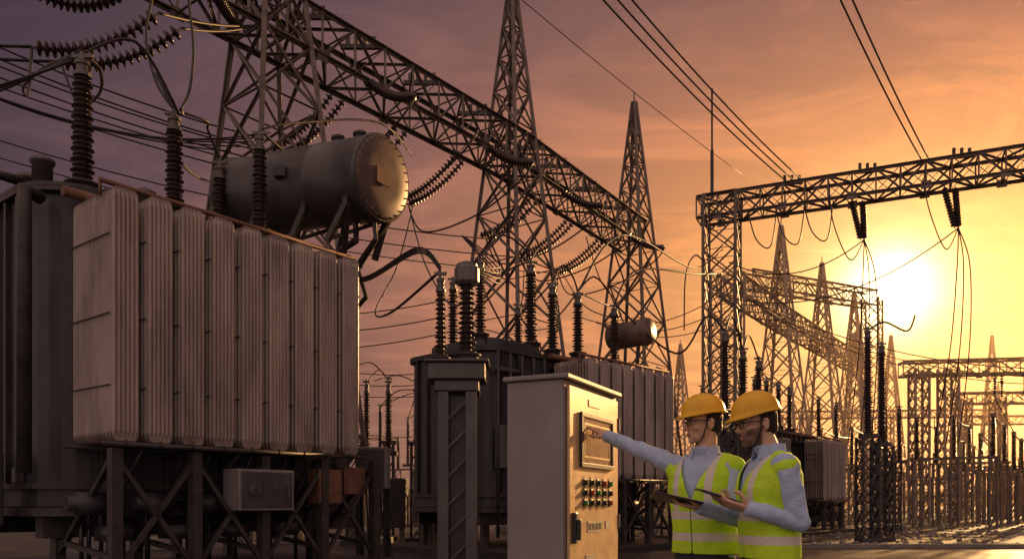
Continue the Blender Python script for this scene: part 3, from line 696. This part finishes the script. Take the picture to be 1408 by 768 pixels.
def person(origin,F,arms,headc,headdir,tilt,legs,beard=False,glasses=True,girth=1.0,shz=1.42):
    F=V((F[0],F[1],0)).normalized(); R=V((F.y,-F.x,0)); G=grp('worker',(origin[0],origin[1],0))
    M=Matrix((R,F,V((0,0,1)))).transposed().to_4x4(); M.translation=V((origin[0],origin[1],0)); Mi=M.inverted()
    g=girth; k=shz/1.42
    def torso(e):
        return [(0,.0,.90,.165*g+e,.115*g+e),(0,.0,1.0,.162*g+e,.118*g+e),(0,.005,1.08,.155*g+e,.118*g+e),(0,.008,1.20*k,.168*g+e,.122*g+e),(0,.008,1.30*k,.180*g+e,.126*g+e),(0,0,1.37*k,.182*g+e,.115*g+e),(0,-.008,1.425*k,.162+e,.092+e),(0,-.012,1.46*k,.115+e,.072+e),(0,-.012,1.485*k,.072+e,.06+e)]
    sh=MB(); sh.loft(torso(0))
    nb=Mi@V(headc)
    sh.loft([(0,-.012,1.46*k,.068,.066),(nb.x*.3,nb.y*.3,1.515*k,.064,.064)],20,2)
    for (s,el,w) in arms:
        s,el,w=[Mi@V(q) for q in (s,el,w)]
        m1=s.lerp(el,.5)
        sh.caps(s,.057,m1,.051); sh.caps(m1,.051,el,.043); m2=el.lerp(w,.55); sh.caps(el,.043,m2,.039); sh.caps(m2,.039,w,.031)
        sh.caps(s,.057,V((s.x*.5,s.y*.5-.005,s.z-.03)),.07)
        dd=(w-el).normalized(); sh.tube([w-dd*.03,w+dd*.012],[.036,.035],18)
    me=remesh(sh,.0065,3,.011,13,(1,1,.8)); mobj(me,'shirt',SHIRT,G,M)
    vm=MB(); vm.loft(torso(.020))
    for sx in (-1,1): vm.caps((sx*.10,-.008,1.435*k),.057,(sx*.166,-.005,1.400*k),.070)
    me=remesh(vm,.006,3,.009,9,(1,1,.5))
    cut(me,lambda c:c.z<.945 or (c.z>1.38*k and (c.x/.082)**2+((c.y+.012)/.078)**2<1) or (c.y>.02 and c.z>1.24*k and abs(c.x)<.012+(c.z-1.24*k)*.40) or (c.y>.03 and abs(c.x)<.004))
    o=mobj(me,'vest',VEST,G,M); sd=o.modifiers.new('s','SOLIDIFY'); sd.thickness=.006
    cm=MB()
    cpts=[(.070*math.sin(a)+nb.x*.2,-.010+nb.y*.2-.072*math.cos(a)) for a in [math.radians(-150+300*i/16) for i in range(17)]]
    vs=[];fs=[]
    for i,(x,y) in enumerate(cpts):
        lift=.0 if y<.03 else -.012
        for rr,zz in ((1.0,1.475),(.97,1.525),(1.06,1.527),(1.22,1.462)): vs.append((x*rr,y*rr,zz*k+lift))
    for i in range(16):
        for j in range(3): a=i*4+j; fs.append((a,a+1,a+5,a+4))
    cm.add(vs,fs); me=cm.mesh('collar'); o=mobj(me,'collar',SHIRT,G,M); sd=o.modifiers.new('s','SOLIDIFY'); sd.thickness=.004
    tm=MB(); tm.loft([(0,0,.80,.165*g,.125*g),(0,0,.90,.172*g,.128*g),(0,0,1.0,.160*g,.120*g)])
    bm_=MB()
    for sx,(kx,ky),(fx,fy) in legs:
        tm.caps((sx*.09,0,.88),.095,(kx,ky,.5),.070); tm.caps((kx,ky,.5),.070,(fx,fy,.09),.055)
        bm_.ell((fx,fy+.07,.045),(.05,.14,.045)); bm_.caps((fx,fy,.05),.05,(fx,fy,.14),.05)
    mobj(remesh(tm,.009,3,.007,10),'trousers',TROU,G,M)
    mobj(remesh(bm_,.008,2),'boots',SHOE,G,M)
    bt=MB(); bt.loft([(0,0,.955,.170*g,.127*g),(0,0,.99,.168*g,.126*g)]); mobj(bt.mesh('belt'),'belt',SHOE,G,M)
    hd=V((headdir[0],headdir[1],0)).normalized(); fy=(hd*math.cos(tilt)+V((0,0,-math.sin(tilt)))); HM=basis(headc,fy,(0,0,1))
    h=MB(); h.ell((0,-.008,.025),(.074,.096,.100)); h.ell((0,.022,-.03),(.064,.066,.068)); h.ell((0,.045,-.074),(.046,.045,.036)); h.ell((0,.072,-.098),(.022,.018,.017))
    h.ell((0,.066,.038),(.058,.026,.035))
    for sx in (-1,1):
        h.ell((sx*.040,.058,-.028),(.024,.026,.022)); h.ell((sx*.029,.080,.022),(.020,.010,.007)); h.ell((sx*.075,-.008,-.012),(.009,.019,.031)); h.ell((sx*.081,-.014,.0),(.006,.013,.018)); h.ell((sx*.011,.098,-.032),(.009,.011,.008))
    h.caps((0,.082,.012),.0075,(0,.107,-.026),.0115); h.ell((0,.086,-.058),(.024,.012,.006)); h.ell((0,.084,-.070),(.020,.012,.006)); h.ell((0,.070,-.064),(.030,.022,.022))
    nl=HM.inverted()@(M@V((0,-.015,1.44*k))); h.caps((0,-.022,-.055),.053,tuple(nl),.060)
    me=remesh(h,.0035,2)
    o=mobj(me,'head',SKIN,G,HM,[SKIN,BEARD,LIPS])
    for p in me.polygons:
        c=p.center
        lip=c.y>.088 and abs(c.x)<.022 and -.074<c.z<-.055
        if lip: p.material_index=2
        elif beard and c.z<-.052+.35*abs(c.x)*(1 if abs(c.x)<.05 else 1.3) and c.y>.005 and c.z>-.125: p.material_index=1
    hm=MB(); hm.ell((0,-.016,.025),(.080,.097,.104)); hm.ell((0,-.055,-.025),(.062,.052,.055))
    me=remesh(hm,.005,2,.002,60); cut(me,lambda c:(c.y>.012 and c.z<.045) or c.z>.09 or (c.z<-.01 and c.y>-.022 )); mobj(me,'hair',HAIR,G,HM)
    em=MB(); im=MB(); eb=MB()
    for sx in (-1,1):
        em.ell((sx*.030,.077,.003),(.0125,.0105,.0095),nu=12,nv=8); im.ell((sx*.030,.0865,.003),(.005,.0028,.005),nu=10,nv=6)
        eb.tube([(sx*.012,.093,.024),(sx*.030,.092,.029),(sx*.048,.080,.023)],.0032,6); im.tube([(sx*.018,.087,.009),(sx*.030,.0895,.0125),(sx*.043,.081,.008)],.0018,5)
    mobj(em.mesh('eyes'),'eyes',EYEW,G,HM); mobj(im.mesh('irises'),'irises',HAIR,G,HM); mobj(eb.mesh('eyebrows'),'eyebrows',HAIR,G,HM)
    if glasses:
        gm=MB()
        for sx in (-1,1):
            gm.tube([(sx*.032+.023*math.cos(a),.101-abs(.023*math.cos(a))*.1,.0+.016*math.sin(a)) for a in [2*math.pi*i/16 for i in range(17)]],.0022,6,False)
            gm.tube([(sx*.055,.099,.006),(sx*.074,.07,.008),(sx*.083,.0,.006),(sx*.080,-.02,-.004)],.0025,6)
        gm.tube([(-.009,.101,.004),(.009,.101,.004)],.002,6); mobj(gm.mesh('glasses'),'glasses',BLACK,G,HM)
    hv=[];hf=[];n=40; rings=[]
    for j in range(15):
        ph=j/14*math.pi/2; r=math.cos(ph)**.85; z=.052+.105*math.sin(ph)
        rings.append((r,z))
    for r,z in rings:
        for i in range(n):
            a=2*math.pi*i/n; x=.102*r*math.cos(a); y=-.008+.124*r*math.sin(a)
            rid=1+.035*math.exp(-(x/.012)**2)*(1 if z>.09 else .0)+.018*math.exp(-((abs(x)-.045)/.010)**2)*(1 if z>.08 else 0)
            hv.append((x,y,.052+(z-.052)*rid))
    for j in range(14):
        for i in range(n): i2=(i+1)%n; hf.append((j*n+i,j*n+i2,(j+1)*n+i2,(j+1)*n+i))
    o0=len(hv)
    for i in range(n):
        a=2*math.pi*i/n; s=math.sin(a); b=.010+.036*max(0,s)**2.2
        hv.append(((.102+b*.75)*math.cos(a),-.008+(.124+b)*s,.046-.012*max(0,s)))
    for i in range(n): i2=(i+1)%n; hf.append((o0+i,o0+i2,i2,i))
    hb=MB(); hb.add(hv,hf); me=hb.mesh('helmet')
    for p in me.polygons: p.use_smooth=True
    HT=HM@Matrix.Rotation(math.radians(-3),4,'X'); o=mobj(me,'hard_hat',HELM,G,HT); sd=o.modifiers.new('s','SOLIDIFY'); sd.thickness=.005
    st=MB()
    for sx in (-1,1): st.tube([(sx*.084,.012,.055),(sx*.074,.02,-.03),(sx*.05,.03,-.085),(0,.045,-.118)],.0035,6)
    mobj(st.mesh('chin_strap'),'chin_strap',BLACK,G,HM)
    return G
L0=[(-1,(-.10,.02),(-.12,-.02)),(1,(.11,.01),(.13,.02))]
wr=(.575,4.815,1.615)
P1=person((1.055,4.38),(-.67,-.74),[((.918,4.498,1.425),(.722,4.665,1.535),wr),((1.178,4.265,1.40),(1.185,4.17,1.13),(.955,4.07,1.195))],(1.045,4.375,1.655),(-.96,-.22),.05,L0,beard=False)
tgt=C.p(.355,-.034,1.690); d=(tgt-V(wr)).normalized()
S0=(.06,.08,.05); CU=(1.1,1.3,.8)
reach=(tgt-V(wr)).length
hand('right_hand',P1,basis(V(wr),d,(.25,-.45,.85)),[S0,(.7,1.1,.7),CU,(1.2,1.3,.8)],[(.75,.65,-.3),(.3,.9,-.35),(-.2,1,-.3)],True,sc=reach/.158)
hand('left_hand',P1,basis((.955,4.07,1.195),(-.96,.06,.16),(.1,.15,-1)),[(.2,.35,.3),(.2,.35,.3),(.25,.4,.3),(.3,.4,.3)],[(.8,.5,-.45),(.4,.8,-.45),(.0,1,-.2)],False)
P2=person((1.29,4.0),(-.99,-.10),[((1.305,3.828,1.395),(1.372,3.805,1.12),(1.135,3.83,1.185)),((1.275,4.172,1.395),(1.31,4.23,1.12),(1.13,4.03,1.195))],(1.218,3.99,1.615),(-.97,-.20),.16,L0,beard=True,shz=1.405,girth=1.0)
hand('left_hand',P2,basis((1.135,3.83,1.185),(-.93,.22,.28),(.1,-.35,-.95)),[(.15,.4,.35),(.15,.4,.35),(.2,.45,.35),(.25,.45,.35)],[(.6,.6,-.75),(.1,.85,-.6),(-.4,1,-.1)],False)
hand('right_hand',P2,basis((1.13,4.03,1.195),(-.93,-.22,.28),(.1,.35,-.95)),[(.15,.4,.35),(.15,.4,.35),(.2,.45,.35),(.25,.45,.35)],[(.6,.6,-.75),(.1,.85,-.6),(-.4,1,-.1)],True)
TABS=mat('tablet_screen',(.05,.06,.08),.12,0,.3,10.)
def tablet(c,along,nrm,l,w):
    G=grp('tablet_computer',c); M=basis(c,along,nrm)
    a=MB().box((-w/2,-l/2,-.005),(w/2,l/2,.005)); o=mobj(a.mesh('case'),'case',BLACK,G,M); b=o.modifiers.new('b','BEVEL'); b.width=.003
    a=MB().box((-w/2+.012,-l/2+.012,.0055),(w/2-.012,l/2-.012,.0065)); mobj(a.mesh('screen'),'screen',TABS,G,M)
tablet((.835,4.075,1.232),(-.95,.05,.22),(.25,.15,1),.25,.18)
tablet((1.01,3.925,1.252),(-.94,0,.30),(.30,-.06,.95),.21,.16)
# ------------------------------------------------------------------ world
az=math.radians(25.3); el=math.radians(13.4)
sd=V((math.sin(az)*math.cos(el),math.cos(az)*math.cos(el),math.sin(el)))
w=bpy.data.worlds.new('World'); scene.world=w; w.use_nodes=True; nt=w.node_tree; nt.nodes.clear()
def N(t,**k):
    n=nt.nodes.new(t)
    for a,b in k.items(): setattr(n,a,b)
    return n
lk=nt.links.new
out=N('ShaderNodeOutputWorld'); bg=N('ShaderNodeBackground'); tc=N('ShaderNodeTexCoord')
nrm=N('ShaderNodeVectorMath',operation='NORMALIZE'); lk(tc.outputs['Generated'],nrm.inputs[0])
sub=N('ShaderNodeVectorMath',operation='SUBTRACT'); lk(nrm.outputs[0],sub.inputs[0]); sub.inputs[1].default_value=sd
mul=N('ShaderNodeVectorMath',operation='MULTIPLY'); lk(sub.outputs[0],mul.inputs[0]); mul.inputs[1].default_value=(.94,.94,1.9)
ln=N('ShaderNodeVectorMath',operation='LENGTH'); lk(mul.outputs[0],ln.inputs[0])
sx=N('ShaderNodeSeparateXYZ'); lk(nrm.outputs[0],sx.inputs[0])
za=N('ShaderNodeMath',operation='ADD'); lk(sx.outputs[2],za.inputs[0]); za.inputs[1].default_value=.12
dv=N('ShaderNodeVectorMath',operation='DIVIDE'); cmb=N('ShaderNodeCombineXYZ')
for i in range(3): lk(za.outputs[0],cmb.inputs[i])
lk(nrm.outputs[0],dv.inputs[0]); lk(cmb.outputs[0],dv.inputs[1])
mp=N('ShaderNodeMapping'); mp.inputs['Scale'].default_value=(.9,2.1,0.); mp.inputs['Rotation'].default_value=(0,0,.5); lk(dv.outputs[0],mp.inputs[0])
cn_=N('ShaderNodeTexNoise'); cn_.inputs['Scale'].default_value=1.9; cn_.inputs['Detail'].default_value=9; cn_.inputs['Roughness'].default_value=.62; cn_.inputs['Distortion'].default_value=.8; lk(mp.outputs[0],cn_.inputs['Vector'])
cr=N('ShaderNodeMapRange'); cr.inputs['From Min'].default_value=.46; cr.inputs['From Max'].default_value=.66; cr.inputs['To Min'].default_value=0; cr.inputs['To Max'].default_value=1; lk(cn_.outputs['Fac'],cr.inputs['Value'])
dl=N('ShaderNodeMath',operation='DIVIDE'); lk(ln.outputs['Value'],dl.inputs[0]); dl.inputs[1].default_value=2.5
rp=N('ShaderNodeValToRGB'); el_=rp.color_ramp.elements
stops=[(0,(1.2,.82,.38)),(.07,(1.02,.57,.19)),(.14,(.88,.39,.12)),(.28,(.67,.275,.108)),(.43,(.46,.195,.11)),(.6,(.25,.12,.10)),(.78,(.125,.074,.085)),(1.0,(.048,.037,.058)),(1.13,(.05,.04,.055)),(1.38,(.46,.32,.27)),(2.1,(.68,.50,.44))]  # last stops: unseen sky behind the camera, brightened as added fill light
el_[0].position=0; el_[0].color=(*stops[0][1],1); el_[1].position=stops[-1][0]/2.5; el_[1].color=(*stops[-1][1],1)
for p,c in stops[1:-1]:
    x=el_.new(p/2.5); x.color=(*c,1)
lk(dl.outputs[0],rp.inputs[0])
cf_=N('ShaderNodeMath',operation='MULTIPLY'); lk(cr.outputs[0],cf_.inputs[0]); cf_.inputs[1].default_value=.7
mx=N('ShaderNodeMixRGB',blend_type='MULTIPLY'); mx.inputs[0].default_value=1; lk(rp.outputs[0],mx.inputs[1])
ccol=N('ShaderNodeMixRGB'); lk(cf_.outputs[0],ccol.inputs[0]); ccol.inputs[1].default_value=(.90,.88,.92,1); ccol.inputs[2].default_value=(1.6,1.42,1.25,1); lk(ccol.outputs[0],mx.inputs[2])
dt=N('ShaderNodeVectorMath',operation='DOT_PRODUCT'); lk(nrm.outputs[0],dt.inputs[0]); dt.inputs[1].default_value=sd
def powr(e,s,col):
    a=N('ShaderNodeMath',operation='MAXIMUM'); lk(dt.outputs['Value'],a.inputs[0]); a.inputs[1].default_value=0
    b=N('ShaderNodeMath',operation='POWER'); lk(a.outputs[0],b.inputs[0]); b.inputs[1].default_value=e
    c=N('ShaderNodeVectorMath',operation='SCALE'); c.inputs[0].default_value=[q*s for q in col]; lk(b.outputs[0],c.inputs['Scale']); return c.outputs[0]
def addc(a,b):
    n=N('ShaderNodeVectorMath',operation='ADD'); lk(a,n.inputs[0]); lk(b,n.inputs[1]); return n.outputs[0]
tot=addc(mx.outputs[0],powr(1300,3.0,(1,.85,.5))); tot=addc(tot,powr(190,.7,(1,.66,.26)))
sky=N('ShaderNodeTexSky'); sky.sky_type='NISHITA'; sky.sun_disc=False; sky.sun_elevation=el; sky.sun_rotation=az; sky.dust_density=4
ss=N('ShaderNodeVectorMath',operation='SCALE'); lk(sky.outputs[0],ss.inputs[0]); ss.inputs['Scale'].default_value=.0005
tot=addc(tot,ss.outputs[0]); lk(tot,bg.inputs['Color']); bg.inputs['Strength'].default_value=1.0; lk(bg.outputs[0],out.inputs[0])
azl=math.radians(37); sl=V((math.sin(azl)*math.cos(el),math.cos(azl)*math.cos(el),math.sin(el)))
ld=bpy.data.lights.new('sun','SUN'); ld.energy=5; ld.angle=math.radians(.6); ld.color=(1,.54,.20); lo=bpy.data.objects.new('sun',ld); scene.collection.objects.link(lo)
lo.rotation_mode='QUATERNION'; lo.rotation_quaternion=(-sl).to_track_quat('-Z','Y')
# thin evening haze over the distant yard
hz=MB().box((-250,34,-.5),(300,420,40)).obj('haze',STEEL); hm=bpy.data.materials.new('haze'); hm.use_nodes=True; hn=hm.node_tree; hn.nodes.clear()
o_=hn.nodes.new('ShaderNodeOutputMaterial'); vs_=hn.nodes.new('ShaderNodeVolumeScatter'); vs_.inputs['Color'].default_value=(1,.72,.46,1); vs_.inputs['Density'].default_value=.0008; vs_.inputs['Anisotropy'].default_value=.8; hn.links.new(vs_.outputs[0],o_.inputs['Volume']); hz.data.materials[0]=hm
# camera
cd=bpy.data.cameras.new('camera'); cd.lens=28.125; cd.sensor_width=36; cd.shift_y=.2173; cd.clip_end=4000; cd.clip_start=.05
co=bpy.data.objects.new('camera',cd); scene.collection.objects.link(co); co.location=(0,0,1.22); co.rotation_euler=(math.radians(90),0,0); scene.camera=co
scene.view_settings.view_transform='Standard'; scene.view_settings.look='None'; scene.view_settings.exposure=0
